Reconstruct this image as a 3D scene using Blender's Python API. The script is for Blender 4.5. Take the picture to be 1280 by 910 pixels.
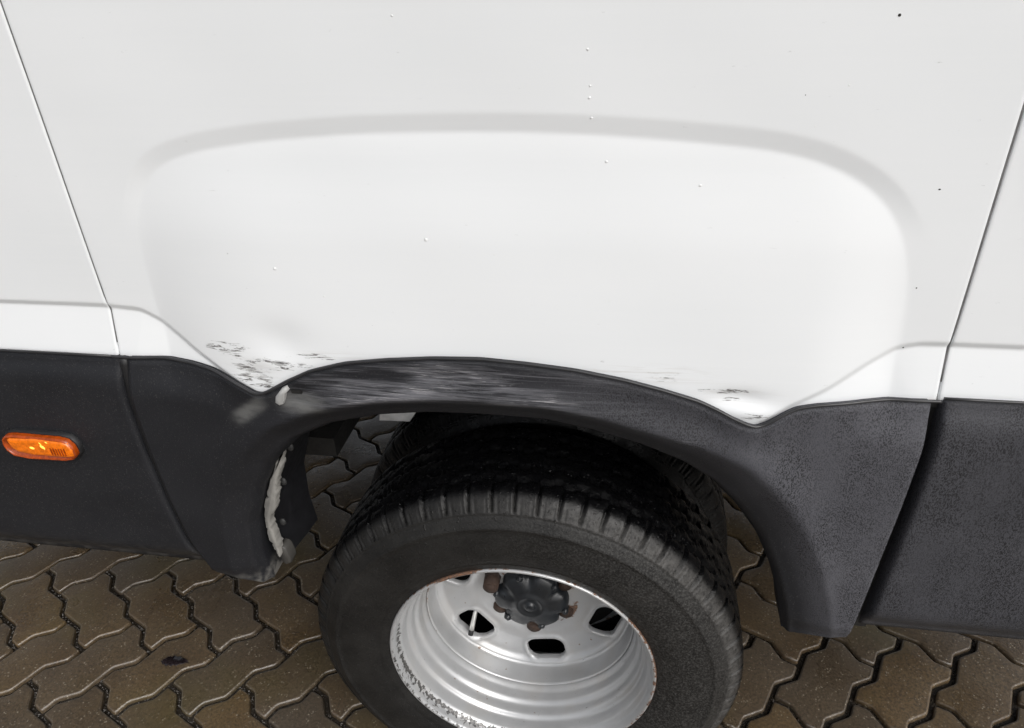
import bpy, bmesh, math, random
import numpy as np
from mathutils import Vector, Matrix
random.seed(4); rng = np.random.default_rng(4)
for o in list(bpy.data.objects): bpy.data.objects.remove(o)
S = bpy.context.scene; C = S.collection

# ------------------------------------------------------------------ camera
cam_d = bpy.data.cameras.new('camera'); cam = bpy.data.objects.new('camera', cam_d); C.objects.link(cam); S.camera = cam
yaw, pitch, roll, fpx = 0.177190372, 0.527494991, -0.0407391824, 901.618934
cy, sy = math.cos(yaw), math.sin(yaw)
F = Vector((-sy*math.cos(pitch), cy*math.cos(pitch), -math.sin(pitch)))
R0 = Vector((cy, sy, 0)); U0 = R0.cross(F)
R = math.cos(roll)*R0 + math.sin(roll)*U0; U = -math.sin(roll)*R0 + math.cos(roll)*U0
M = Matrix((R, U, -F)).transposed().to_4x4(); M.translation = Vector((0.143929484, -0.763472683, 1.37209998))
cam.matrix_world = M
cam_d.sensor_fit = 'HORIZONTAL'; cam_d.sensor_width = 36; cam_d.lens = 36*fpx/1280
cam_d.clip_start = 0.02; cam_d.clip_end = 500

# ------------------------------------------------------------------ overcast sky, soft sun
EL, AZ = math.radians(42), math.radians(138)          # azimuth clockwise from +y
w = bpy.data.worlds.new('World'); S.world = w; w.use_nodes = True
nt = w.node_tree; nt.nodes.clear()
sky = nt.nodes.new('ShaderNodeTexSky'); sky.sky_type = 'NISHITA'; sky.sun_disc = False
sky.sun_elevation = EL; sky.sun_rotation = AZ; sky.air_density = 1.0; sky.dust_density = 4.0; sky.ozone_density = 1.0
hs = nt.nodes.new('ShaderNodeHueSaturation'); hs.inputs['Saturation'].default_value = 0.26
bg = nt.nodes.new('ShaderNodeBackground'); bg.inputs['Strength'].default_value = 0.12
wo = nt.nodes.new('ShaderNodeOutputWorld')
nt.links.new(sky.outputs[0], hs.inputs['Color']); nt.links.new(hs.outputs[0], bg.inputs[0]); nt.links.new(bg.outputs[0], wo.inputs[0])
sd = bpy.data.lights.new('sun', 'SUN'); sd.energy = 0.8; sd.angle = math.radians(40); sd.color = (1, 0.995, 0.985)
sun = bpy.data.objects.new('sun', sd); C.objects.link(sun)
sdir = Vector((math.sin(AZ)*math.cos(EL), math.cos(AZ)*math.cos(EL), math.sin(EL)))
sun.rotation_euler = sdir.to_track_quat('Z', 'Y').to_euler(); sun.location = sdir*20
S.view_settings.view_transform = 'Standard'; S.view_settings.look = 'None'
S.view_settings.gamma = 1.0; S.view_settings.use_curve_mapping = False
S.view_settings.exposure = 0.38

# ------------------------------------------------------------------ helpers
def ss(a, b, x):
    t = np.clip((np.asarray(x, float)-a)/(b-a), 0, 1); return t*t*(3-2*t)
def link(name, me, mat=None, parent=None, loc=None, smooth=False, attrs=None):
    if smooth: me.polygons.foreach_set('use_smooth', [True]*len(me.polygons))
    if mat: me.materials.append(mat)
    if attrs:
        for k, v in attrs.items():
            a = me.attributes.new(k, 'FLOAT', 'POINT'); a.data.foreach_set('value', np.asarray(v, np.float32).ravel())
    o = bpy.data.objects.new(name, me); C.objects.link(o)
    if parent: o.parent = parent
    if loc is not None: o.location = loc
    return o
def mesh(name, V, Fc):
    me = bpy.data.meshes.new(name); me.from_pydata([tuple(map(float, v)) for v in V], [], [tuple(map(int, f)) for f in Fc]); me.update(); return me
def grid_faces(nr, nc, wrap=False, flip=False):
    Fc = []
    for i in range(nr-1):
        for j in range(nc if wrap else nc-1):
            k = (j+1) % nc
            f = (i*nc+j, i*nc+k, (i+1)*nc+k, (i+1)*nc+j)
            Fc.append(f[::-1] if flip else f)
    return Fc
def revolve(prof, n, wrap=True, flip=False):          # profile (r, y) about the y axis
    P = np.array(prof); a = np.linspace(0, 2*np.pi, n, endpoint=False)
    V = np.zeros((len(P), n, 3)); V[..., 0] = P[:, :1]*np.cos(a); V[..., 2] = P[:, :1]*np.sin(a); V[..., 1] = P[:, 1:2]
    return V.reshape(-1, 3), grid_faces(len(P), n, True, flip), np.tile(a, len(P))
def fix_normals(me):
    bm = bmesh.new(); bm.from_mesh(me); bmesh.ops.recalc_face_normals(bm, faces=bm.faces); bm.to_mesh(me); bm.free()
def box_bm(bm, x0, x1, y0, y1, z0, z1, bev=0.0):
    r = bmesh.ops.create_cube(bm, size=1.0); vs = r['verts']
    for v in vs: v.co = Vector(((x0+x1)/2+v.co.x*(x1-x0), (y0+y1)/2+v.co.y*(y1-y0), (z0+z1)/2+v.co.z*(z1-z0)))
    if bev:
        es = list({e for v in vs for e in v.link_edges}); bmesh.ops.bevel(bm, geom=es, offset=bev, segments=2, affect='EDGES')
def from_bm(name, bm):
    me = bpy.data.meshes.new(name); bm.to_mesh(me); bm.free(); return me
def box(name, mat, parent, *a, bev=0.0):
    bm = bmesh.new(); box_bm(bm, *a, bev=bev); return link(name, from_bm(name, bm), mat, parent)
def tube_mesh(name, pts, rad, n=8):
    P = np.array(pts, float); m = len(P); T = np.gradient(P, axis=0); T /= np.linalg.norm(T, axis=1)[:, None]
    rad = np.broadcast_to(rad, (m,)); ref = np.array([0, 1., 0]); V = []
    for i in range(m):
        a = np.cross(T[i], ref)
        if np.linalg.norm(a) < 1e-3: a = np.cross(T[i], [1., 0, 0])
        a /= np.linalg.norm(a); b = np.cross(T[i], a)
        for k in range(n):
            t = 2*np.pi*k/n; V.append(P[i]+rad[i]*(a*np.cos(t)+b*np.sin(t)))
    Fc = grid_faces(m, n, True); Fc.append(tuple(range(n))); Fc.append(tuple(range((m-1)*n, m*n))[::-1])
    me = mesh(name, V, Fc); fix_normals(me); return me
def polyresample(P, n):
    P = np.array(P, float); d = np.r_[0, np.cumsum(np.linalg.norm(np.diff(P, axis=0), axis=1))]
    s = np.linspace(0, d[-1], n); return np.stack([np.interp(s, d, P[:, k]) for k in range(P.shape[1])], 1)
def smooth_poly(P, n, it=6):                            # resample + corner rounding
    Q = polyresample(P, n)
    for _ in range(it): Q[1:-1] = .25*Q[:-2]+.5*Q[1:-1]+.25*Q[2:]
    return Q
def pdist(X, Z, P):                                     # unsigned distance to a polyline
    best = np.full(np.shape(X), 1e9)
    for a, b in zip(P[:-1], P[1:]):
        d = np.subtract(b, a); L = (d**2).sum()
        if L < 1e-12: continue
        t = np.clip(((X-a[0])*d[0]+(Z-a[1])*d[1])/L, 0, 1)
        best = np.minimum(best, np.hypot(X-a[0]-t*d[0], Z-a[1]-t*d[1]))
    return best
def inside(X, Z, P):
    r = np.zeros(np.shape(X), bool); n = len(P)
    for i in range(n):
        (x1, z1), (x2, z2) = P[i], P[(i+1) % n]
        if z1 == z2: continue
        c = ((z1 > Z) != (z2 > Z)) & (X < (x2-x1)*(Z-z1)/(z2-z1)+x1); r ^= c
    return r

# ------------------------------------------------------------------ materials
class NB:
    def __init__(s, name):
        s.m = bpy.data.materials.new(name); s.m.use_nodes = True; s.t = s.m.node_tree
        s.b = s.t.nodes['Principled BSDF']; s.out = s.t.nodes['Material Output']
    def n(s, kind, **kw):
        x = s.t.nodes.new(kind)
        for k, v in kw.items(): setattr(x, k, v)
        return x
    def l(s, a, b): s.t.links.new(a, b)
    def set(s, **kw):
        for k, v in kw.items(): s.b.inputs[k.replace('_', ' ')].default_value = v
    def coord(s, scale=(1, 1, 1), which='Object'):
        c = s.n('ShaderNodeTexCoord'); m = s.n('ShaderNodeMapping'); m.inputs['Scale'].default_value = scale
        s.l(c.outputs[which], m.inputs['Vector']); return m.outputs[0]
    def noise(s, vec, scale, detail=4, rough=.55, dist=0):
        x = s.n('ShaderNodeTexNoise'); x.inputs['Scale'].default_value = scale; x.inputs['Detail'].default_value = detail
        x.inputs['Roughness'].default_value = rough; x.inputs['Distortion'].default_value = dist
        s.l(vec, x.inputs['Vector']); return x.outputs['Fac']
    def vor(s, vec, scale, feature='F1'):
        x = s.n('ShaderNodeTexVoronoi'); x.feature = feature; x.inputs['Scale'].default_value = scale; s.l(vec, x.inputs['Vector']); return x.outputs['Distance']
    def mr(s, v, a, b, c=0., d=1., smooth=False):
        x = s.n('ShaderNodeMapRange'); x.inputs[1].default_value = a; x.inputs[2].default_value = b; x.inputs[3].default_value = c; x.inputs[4].default_value = d
        if smooth: x.interpolation_type = 'SMOOTHSTEP'
        s.l(v, x.inputs[0]); return x.outputs[0]
    def math(s, op, a, b=None):
        x = s.n('ShaderNodeMath', operation=op)
        for i, v in enumerate((a, b)):
            if v is None: continue
            if isinstance(v, (int, float)): x.inputs[i].default_value = v
            else: s.l(v, x.inputs[i])
        return x.outputs[0]
    def attr(s, name):
        x = s.n('ShaderNodeAttribute'); x.attribute_name = name; return x.outputs['Fac']
    def mix(s, f, a, b):
        x = s.n('ShaderNodeMix', data_type='RGBA')
        for i, v in ((0, f), (6, a), (7, b)):
            if isinstance(v, (int, float)): x.inputs[i].default_value = v
            elif isinstance(v, tuple): x.inputs[i].default_value = (*v, 1)
            else: s.l(v, x.inputs[i])
        return x.outputs[2]
    def bump(s, h, strength=.3, dist=.001, normal=None):
        x = s.n('ShaderNodeBump'); x.inputs['Strength'].default_value = strength; x.inputs['Distance'].default_value = dist
        s.l(h, x.inputs['Height'])
        if normal is not None: s.l(normal, x.inputs['Normal'])
        return x.outputs[0]
    def col(s, v): s.l(v, s.b.inputs['Base Color']) if not isinstance(v, tuple) else setattr(s.b.inputs['Base Color'], 'default_value', (*v, 1))
    def rough(s, v): s.l(v, s.b.inputs['Roughness'])
    def nrm(s, v): s.l(v, s.b.inputs['Normal'])
def plain(name, c, r=.5, metal=0., **kw):
    m = NB(name); m.col(c); m.set(Roughness=r, Metallic=metal, **kw)
    v = m.coord(); n = m.noise(v, 40, 5); m.col(m.mix(m.mr(n, .35, .7), tuple(x*.75 for x in c), tuple(min(1, x*1.1) for x in c)))
    m.rough(m.mr(m.noise(v, 90, 3), .3, .7, r*.8, min(1, r*1.2))); m.nrm(m.bump(n, .15, .001)); return m.m

def mat_white():
    m = NB('white_paint'); v = m.coord()
    base = m.mix(m.mr(m.noise(m.coord((1, 1, 5)), 1.6, 3), .35, .7), (.795, .812, .822), (.820, .834, .842))
    film = m.mr(m.noise(m.coord((3, 3, 90)), 2.2, 4), .50, .75)          # faint drying streaks
    base = m.mix(m.math('MULTIPLY', film, .25), base, (.83, .84, .85))
    hz = m.noise(m.coord((11, 11, 150)), 1.0, 4, .62, 1.1)                  # scrapes run along the body
    blot = m.noise(m.coord((60, 60, 160)), 1.0, 5, .65)
    sc = m.attr('scratch'); sm = m.attr('smear')
    k = m.math('MULTIPLY', m.mr(m.math('ABSOLUTE', m.math('SUBTRACT', hz, .5)), .032, .020), m.mr(blot, .43, .50))
    k = m.math('MULTIPLY', k, m.mr(m.math('ADD', sc, m.math('MULTIPLY', m.math('SUBTRACT', blot, .5), 1.2)), .22, .42))
    dark = m.mix(m.mr(m.noise(v, 400, 3), .35, .65), (.015, .015, .017), (.16, .15, .14))
    k2 = m.math('MULTIPLY', m.mr(hz, .46, .66), m.math('MULTIPLY', sm, .55))
    k5 = m.math('MULTIPLY', m.math('MULTIPLY', m.mr(m.math('ABSOLUTE', m.math('SUBTRACT', hz, .5)), .075, .05), m.mr(blot, .46, .54)), m.mr(sc, .3, .7)); c = m.mix(k2, base, (.34, .29, .22)); c = m.mix(m.math('MULTIPLY', k5, .45), c, (.30, .29, .27)); c = m.mix(m.math('MULTIPLY', k, .92), c, dark)
    m.col(c); m.set(Roughness=.32, Coat_Weight=.5, Coat_Roughness=.12, Specular_IOR_Level=.4)
    op = m.noise(v, 260, 2); drop = m.mr(m.noise(v, 900, 1), .70, .76)
    m.nrm(m.bump(m.math('SUBTRACT', m.math('ADD', m.math('MULTIPLY', op, .08), m.math('MULTIPLY', drop, .0)), m.math('MULTIPLY', k, 1.0)), .25, .0012))
    return m.m
def mat_trim():
    m = NB('black_textured_plastic'); v = m.coord(which='Object')
    g = m.noise(v, 700, 3, .6); big = m.noise(m.coord((1, 1, 2)), 5, 4)
    wet = m.attr('fade_and_sheen')                                               # 0 fresh dark plastic; 1 greyed, drizzle-beaded, sky sheen painted in
    dark = m.mix(m.mr(big, .3, .7), (.0110, .0115, .0140), (.0150, .0155, .0185))
    grey = m.mix(m.mr(big, .3, .7), (.072, .073, .084), (.098, .098, .110))
    base = m.mix(wet, dark, grey)
    dv = m.noise(m.coord((1, 1, .5)), 800, 3, .65); patch = m.mr(m.noise(m.coord((1, 1, .4)), 22, 4), .35, .6, .35, 1.); dots = m.math('MULTIPLY', m.math('MULTIPLY', m.mr(dv, .48, .56), m.mr(wet, .05, .45)), patch)
    base = m.mix(m.math('MULTIPLY', dots, .95), base, (.012, .012, .014))
    hz = m.noise(m.coord((10, 10, 330)), 1.0, 6, .75, .6); hz2 = m.noise(m.coord((24, 24, 760)), 1.0, 4, .7, .5)
    lo = m.noise(m.coord((7, 7, 30)), 1.0, 3)
    sc = m.attr('scuff')
    k = m.math('MULTIPLY', m.mr(m.math('ADD', hz, m.math('MULTIPLY', m.math('SUBTRACT', lo, .5), .7)), .42, .66), sc)
    k3 = m.math('MULTIPLY', m.math('MULTIPLY', m.mr(hz2, .57, .66), m.mr(lo, .46, .56)), sc)
    c = m.mix(m.math('MULTIPLY', k, .85), base, (.17, .17, .185)); c = m.mix(m.math('MULTIPLY', k3, .8), c, (.42, .41, .42))
    k4 = m.math('MULTIPLY', m.mr(hz2, .36, .30), sc); c = m.mix(m.math('MULTIPLY', k4, .85), c, (.01, .01, .012))
    rub = m.attr('rub'); c = m.mix(m.math('MULTIPLY', rub, m.mr(m.noise(m.coord((40, 40, 80)), 1, 4), .35, .6, .5, 1.)), c, (.15, .15, .145))
    chalk = m.attr('chalk'); c = m.mix(m.math('MULTIPLY', chalk, m.mr(m.noise(v, 60, 5), .4, .65)), c, (.13, .125, .115))
    dust = m.mr(m.noise(v, 520, 2), .62, .70); c = m.mix(m.math('MULTIPLY', dust, .30), c, (.13, .125, .12))
    m.col(c); m.rough(m.mr(big, .3, .7, .46, .62)); m.set(Specular_IOR_Level=.35)
    h = m.math('ADD', m.math('MULTIPLY', g, .5), m.math('MULTIPLY', dots, .9)); h = m.math('ADD', h, m.math('MULTIPLY', k3, .6))
    m.nrm(m.bump(h, .35, .0012)); return m.m
def mat_stone():
    m = NB('wet_brown_paver'); v = m.coord(which='Object'); oi = m.n('ShaderNodeObjectInfo'); gi = m.n('ShaderNodeNewGeometry')
    wv = gi.outputs['Position']
    rnd = m.math('FRACT', m.math('ADD', m.attr('tone'), oi.outputs['Random']))
    a = m.mix(m.mr(m.noise(wv, 7, 5), .3, .7), (.105, .064, .028), (.175, .120, .060))
    a = m.mix(m.math('MULTIPLY', rnd, .8), a, (.090, .072, .054))
    f = m.noise(wv, 190, 5, .75); a = m.mix(m.mr(f, .42, .62, 0, .75), a, (.035, .027, .018))
    gr = m.vor(wv, 150); spk = m.math('MULTIPLY', m.mr(gr, .30, .14), m.mr(m.noise(wv, 55, 2), .47, .60))
    a = m.mix(m.math('MULTIPLY', spk, .75), a, (.38, .33, .25))
    mossy = m.mr(m.noise(wv, 3.1, 3), .52, .72); a = m.mix(m.math('MULTIPLY', mossy, .45), a, (.10, .085, .035))
    m.col(a)
    pud = m.mr(m.noise(wv, 4.5, 4), .36, .64, .22, .46); m.rough(pud); m.set(Specular_IOR_Level=1.0)
    h = m.math('ADD', m.math('MULTIPLY', f, .6), m.math('MULTIPLY', m.noise(wv, 60, 4), .7)); m.nrm(m.bump(h, .6, .0024)); return m.m
def mat_joint():
    m = NB('wet_joint_sand'); gi = m.n('ShaderNodeNewGeometry'); v = gi.outputs['Position']
    f = m.noise(v, 300, 5, .7); m.col(m.mix(m.mr(f, .35, .7), (.008, .006, .004), (.034, .026, .017)))
    m.rough(m.mr(m.noise(v, 40, 3), .3, .7, .15, .5)); m.nrm(m.bump(f, .8, .003)); return m.m
def mat_ground():
    m = NB('wet_ground'); gi = m.n('ShaderNodeNewGeometry'); v = gi.outputs['Position']
    f = m.noise(v, 8, 8, .6); m.col(m.mix(m.mr(f, .3, .7), (.055, .042, .030), (.10, .08, .058))); m.rough(m.mr(m.noise(v, 3, 4), .3, .7, .3, .6)); m.nrm(m.bump(f, .5, .01)); return m.m
def mat_tyre():
    m = NB('tyre_rubber'); v = m.coord(); sw = m.attr('sidewall')
    n1 = m.noise(v, 14, 6, .65); n2 = m.noise(v, 300, 4, .7)
    dusty = m.mix(m.mr(n1, .32, .70), (.007, .0068, .0066), (.020, .0193, .0183))
    dusty = m.mix(m.math('MULTIPLY', m.mr(n2, .44, .70), m.mr(m.attr('grey'), 0, 1, .12, .85)), dusty, (.075, .073, .070))
    shp = m.attr('shoulder'); dusty = m.mix(m.math('MULTIPLY', shp, m.mr(m.noise(v, 110, 5, .7), .35, .62, .1, .9)), dusty, (.085, .082, .078))
    c = m.mix(sw, (.0028, .0028, .0032), dusty)  # rubber outside the sidewall near black: wheel-arch shade put into its colour
    m.col(c); r = m.mr(m.noise(v, 60, 4), .3, .7, .12, .5); x = m.n('ShaderNodeMix'); m.l(sw, x.inputs[0]); m.l(r, x.inputs[2]); x.inputs[3].default_value = .46
    m.rough(x.outputs[0]); fine = m.math('ADD', m.math('MULTIPLY', n2, .5), m.noise(v, 120, 5, .7)); drop = m.mr(m.noise(v, 210, 1), .66, .74); fine = m.math('ADD', fine, m.math('MULTIPLY', drop, 1.5)); m.nrm(m.bump(fine, .5, .0014)); m.set(Specular_IOR_Level=.25); return m.m
def mat_rim():
    m = NB('silver_wheel_paint'); v = m.coord()
    n1 = m.noise(v, 16, 5); n2 = m.noise(v, 95, 5, .7); fine = m.noise(v, 320, 4)
    c = m.mix(m.mr(n1, .3, .7), (.44, .445, .45), (.53, .535, .54))
    dirt = m.math('MULTIPLY', m.mr(n1, .5, .72), .35); c = m.mix(dirt, c, (.36, .33, .29))
    ru = m.attr('rust'); k = m.mr(m.math('ADD', m.math('MULTIPLY', m.math('SUBTRACT', n2, .5), 1.6), m.math('SUBTRACT', ru, .62)), 0., .12)
    rc = m.mix(m.mr(fine, .35, .65), (.055, .022, .010), (.30, .12, .035)); c = m.mix(m.math('MULTIPLY', k, .85), c, rc)
    ch = m.attr('chip'); k2 = m.mr(m.math('ADD', m.math('MULTIPLY', m.math('SUBTRACT', m.noise(v, 150, 5, .65), .5), 2.2), m.math('SUBTRACT', ch, .42)), 0., .06)
    c = m.mix(k2, c, m.mix(m.mr(fine, .4, .6), (.05, .05, .05), (.16, .155, .15)))
    spot = m.math('MULTIPLY', m.mr(m.noise(v, 70, 2), .735, .76), .7); c = m.mix(spot, c, (.16, .08, .035))
    m.col(c); m.set(Roughness=.42, Metallic=.45, Specular_IOR_Level=.5); m.rough(m.mr(n2, .3, .7, .28, .44))
    h = m.math('SUBTRACT', m.math('MULTIPLY', fine, .2), m.math('ADD', m.math('MULTIPLY', k2, .8), m.math('MULTIPLY', k, .5))); m.nrm(m.bump(h, .4, .001)); return m.m
def mat_amber(name, c, rough, emit=0., trans=0.):
    m = NB(name); v = m.coord(); r = m.n('ShaderNodeTexWave'); r.inputs['Scale'].default_value = 260; m.l(v, r.inputs['Vector'])
    m.col(m.mix(m.mr(m.noise(v, 130, 4, .7), .38, .62), tuple(x*.62 for x in c), c)); m.set(Roughness=rough, Transmission_Weight=trans, Coat_Weight=.25, Coat_Roughness=.08)
    m.nrm(m.bump(r.outputs['Fac'], .12, .0006))
    if emit: m.b.inputs['Emission Color'].default_value = (*c, 1); m.b.inputs['Emission Strength'].default_value = emit
    return m.m
WHITE, TRIM, STONE, JOINT, GROUND, TYRE, RIM = mat_white(), mat_trim(), mat_stone(), mat_joint(), mat_ground(), mat_tyre(), mat_rim()
RUBBER = plain('black_rubber_seal', (.012, .012, .013), .55); SEAL = plain('grey_sealant', (.16, .16, .16), .5); GASKET = plain('gasket_rubber', (.03, .03, .032), .35)
UNDER = plain('black_underseal', (.010, .0095, .009), .7); LINER = plain('black_liner_plastic', (.014, .014, .016), .42)
CAP = plain('dark_grey_hub_plastic', (.015, .0175, .021), .34); RUSTY = plain('rusty_steel', (.055, .032, .022), .75)
FOAM = plain('torn_grey_filler', (.25, .242, .225), .85); CHROME = plain('dull_metal', (.55, .55, .53), .35, .6)
STEEL = plain('galvanised_steel', (.62, .62, .62), .5, .1); PALE = plain('pale_clip_plastic', (.42, .42, .41), .6)
SCREW = plain('grey_screw_head', (.022, .022, .022), .6); LEAFM = plain('wet_dark_leaf', (.022, .016, .018), .22); SPECK = plain('dirt', (.02, .018, .015), .8)
GRIT = plain('wet_grit', (.05, .039, .028), .38)
WATER = NB('rain_water'); WATER.set(Roughness=.03, IOR=1.33, Transmission_Weight=.0, Specular_IOR_Level=.6); WATER.col((.80, .81, .81)); WATER = WATER.m
ORANGE = mat_amber('amber_lens', (.42, .062, .002), .2); ORANGE2 = mat_amber('amber_reflector', (.90, .19, .003), .25, .10); YELLOW = mat_amber('lit_amber_bulb', (1.0, .52, .07), .2, 1.4)

# ------------------------------------------------------------------ setting: ground and paving
def tagk(o, kind): o['kind'] = kind; return o
tagk(link('ground', mesh('ground', [(-60, -60, -.03), (60, -60, -.03), (60, 60, -.03), (-60, 60, -.03)], [(0, 1, 2, 3)]), GROUND), 'structure')
pav = tagk(link('pavement', mesh('pavement', [(-4.2, -4.2, -.011), (4.2, -4.2, -.011), (4.2, 4.6, -.011), (-4.2, 4.6, -.011)], [(0, 1, 2, 3)]), JOINT), 'structure')
PW, PTH = .1145, math.radians(51)
pu = np.array([math.cos(PTH), math.sin(PTH)]); pn = np.array([math.sin(PTH), -math.cos(PTH)]); P0 = np.array([.4823, .2478])
def edge_s(i, j):   # lattice edge (i,j)->(i+1,j), zigzag
    return [(i*PW, j*PW), (i*PW+.036, j*PW-.0095), (i*PW+.0785, j*PW+.0095), ((i+1)*PW, j*PW)]
def edge_t(i, j):
    return [(i*PW, j*PW), (i*PW+.0095, j*PW+.036), (i*PW-.0095, j*PW+.0785), (i*PW, (j+1)*PW)]
def outline(horizontal):
    if horizontal: L = edge_s(0, 0)[:-1]+edge_s(1, 0)[:-1]+edge_t(2, 0)[:-1]+edge_s(1, 1)[::-1][:-1]+edge_s(0, 1)[::-1][:-1]+edge_t(0, 0)[::-1][:-1]; c = (PW, PW/2)
    else: L = edge_s(0, 0)[:-1]+edge_t(1, 0)[:-1]+edge_t(1, 1)[:-1]+edge_s(0, 2)[::-1][:-1]+edge_t(0, 1)[::-1][:-1]+edge_t(0, 0)[::-1][:-1]; c = (PW/2, PW)
    Q = np.array(L)-c
    return np.stack([Q[:, 0]*pu[0]+Q[:, 1]*pn[0], Q[:, 0]*pu[1]+Q[:, 1]*pn[1]], 1)      # world axes, centred
def inset(Q, d):
    n = len(Q); area = .5*sum(Q[i][0]*Q[(i+1) % n][1]-Q[(i+1) % n][0]*Q[i][1] for i in range(n)); sg = 1 if area > 0 else -1
    out = []
    for i in range(n):
        a, b, c = Q[i-1], Q[i], Q[(i+1) % n]
        e1 = (b-a)/np.linalg.norm(b-a); e2 = (c-b)/np.linalg.norm(c-b)
        n1 = sg*np.array([-e1[1], e1[0]]); n2 = sg*np.array([-e2[1], e2[0]]); m = n1+n2
        out.append(b+m*d/max(.35, (1+n1@n2)))
    return np.array(out)
def chamfer_corners(Q, r=.0035):
    out = []
    n = len(Q)
    for i in range(n):
        a, b, c = Q[i-1], Q[i], Q[(i+1) % n]
        out.append(b+(a-b)/np.linalg.norm(a-b)*r); out.append(b+(c-b)/np.linalg.norm(c-b)*r)
    return np.array(out)
def stone_geo(hz, fine=True):
    Q = inset(outline(hz), .0050)
    if fine: Q = chamfer_corners(Q)
    rings = [(0, -.03), (0, -.0050), (.0010, -.0020), (.0030, -.0003), (.0050, 0)] if fine else [(0, -.02), (.0, -.005), (.005, 0)]
    V = []; n = len(Q)
    for d, z in rings: V += [(x, y, z) for x, y in inset(Q, d)]
    Fc = grid_faces(len(rings), n, True); Fc.append(tuple(range((len(rings)-1)*n, len(rings)*n)))
    return V, Fc
smesh = {}
for hz in (True, False):
    V, Fc = stone_geo(hz); me = mesh('paving_stone', V, Fc); fix_normals(me); me.polygons.foreach_set('use_smooth', [True]*len(me.polygons)); me.materials.append(STONE)
    a = me.attributes.new('tone', 'FLOAT', 'POINT'); smesh[hz] = me
cells = []
for i in range(-60, 60):
    for j in range(-60, 60):
        k = (i-j) % 4
        if k == 0: c = ((i+1), (j+.5)); hz = True
        elif k == 2: c = ((i+.5), j); hz = False              # spans cells j-1 and j
        else: continue
        p = P0+PW*(c[0]*pu+c[1]*pn)
        if abs(p[0]) < 4 and -4 < p[1] < 4.4: cells.append((p, hz))
def vis(p): return math.hypot((p[0]-.144)*.85+.1, (p[1]-.55)*1.25)
cells.sort(key=lambda t: vis(t[0]))
first = {}
for n, (p, hz) in enumerate(cells[:300]):
    if hz in first: o = first[hz].copy(); C.objects.link(o)
    else: o = bpy.data.objects.new('paving_stone', smesh[hz]); C.objects.link(o); first[hz] = o
    o.parent = pav; o.location = (p[0], p[1], random.uniform(-.0016, .0012))
    o.rotation_euler = (random.gauss(0, .006), random.gauss(0, .006), random.gauss(0, .006))
V, Fc, tone = [], [], []
G = {h: stone_geo(h, False) for h in (True, False)}
for p, hz in cells[300:]:
    v, f = G[hz]; b = len(V); dz = random.uniform(-.002, .001); t = random.random()
    V += [(x+p[0], y+p[1], z+dz) for x, y, z in v]; Fc += [tuple(b+k for k in q) for q in f]; tone += [t]*len(v)
me = mesh('paving_stones', V, Fc); fix_normals(me)
tagk(link('paving_stones', me, STONE, pav, attrs={'tone': tone}), 'stuff')
# loose grit lying in the joints
V, Fc = [], []
near = cells[:190]
for p, hz in near:
    Q = outline(hz)+p; n = len(Q)
    for k in range(n):
        a, b = Q[k], Q[(k+1) % n]
        for _ in range(5):
            t = random.random(); c = a+(b-a)*t+np.array([random.gauss(0, .0018), random.gauss(0, .0018)]); r = random.uniform(.0006, .0024); bse = len(V)
            for dx, dy, dz in ((1, 0, 0), (-1, 0, 0), (0, 1, 0), (0, -1, 0), (0, 0, 1), (0, 0, -1)):
                s = r*random.uniform(.7, 1.3); V.append((c[0]+dx*s, c[1]+dy*s, -.0105+r*.5+dz*s*.7))
            for f in ((0, 2, 4), (2, 1, 4), (1, 3, 4), (3, 0, 4), (2, 0, 5), (1, 2, 5), (3, 1, 5), (0, 3, 5)): Fc.append(tuple(bse+q for q in f))
tagk(link('joint_grit', mesh('joint_grit', V, Fc), GRIT, pav), 'stuff')
# a dark wet leaf lying on the paving
L = 15; V = []; Fc = []
for i in range(L):
    t = i/(L-1); wd = .0135*math.sin(math.pi*min(1, t*1.02))**.7*(1+.18*math.sin(i*2.3)); cx = -.029+.058*t
    for s in (-1, 0, 1): V.append((cx, s*wd, .003+abs(s)*.004+.003*math.sin(t*5+s)))
for i in range(L-1):
    for s in range(2): Fc.append((i*3+s, i*3+s+1, (i+1)*3+s+1, (i+1)*3+s))
me = mesh('fallen_leaf', V, Fc); bm = bmesh.new(); bm.from_mesh(me); bmesh.ops.solidify(bm, geom=bm.faces[:], thickness=.0012); bm.to_mesh(me); bm.free()
lf = link('fallen_leaf', me, LEAFM, None, (-.818, .160, .001), True); lf.rotation_euler = (0, .04, .22)
lf['label'] = 'small dark wet leaf lying on the brown paving left of the tyre'; lf['category'] = 'leaf'

# ------------------------------------------------------------------ the van
van = bpy.data.objects.new('delivery_van', None); C.objects.link(van); van.location = (0, 0, 0)
van['label'] = 'white van with scraped wheel arch, black lower cladding and a silver dual rear wheel'; van['category'] = 'van'

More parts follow.
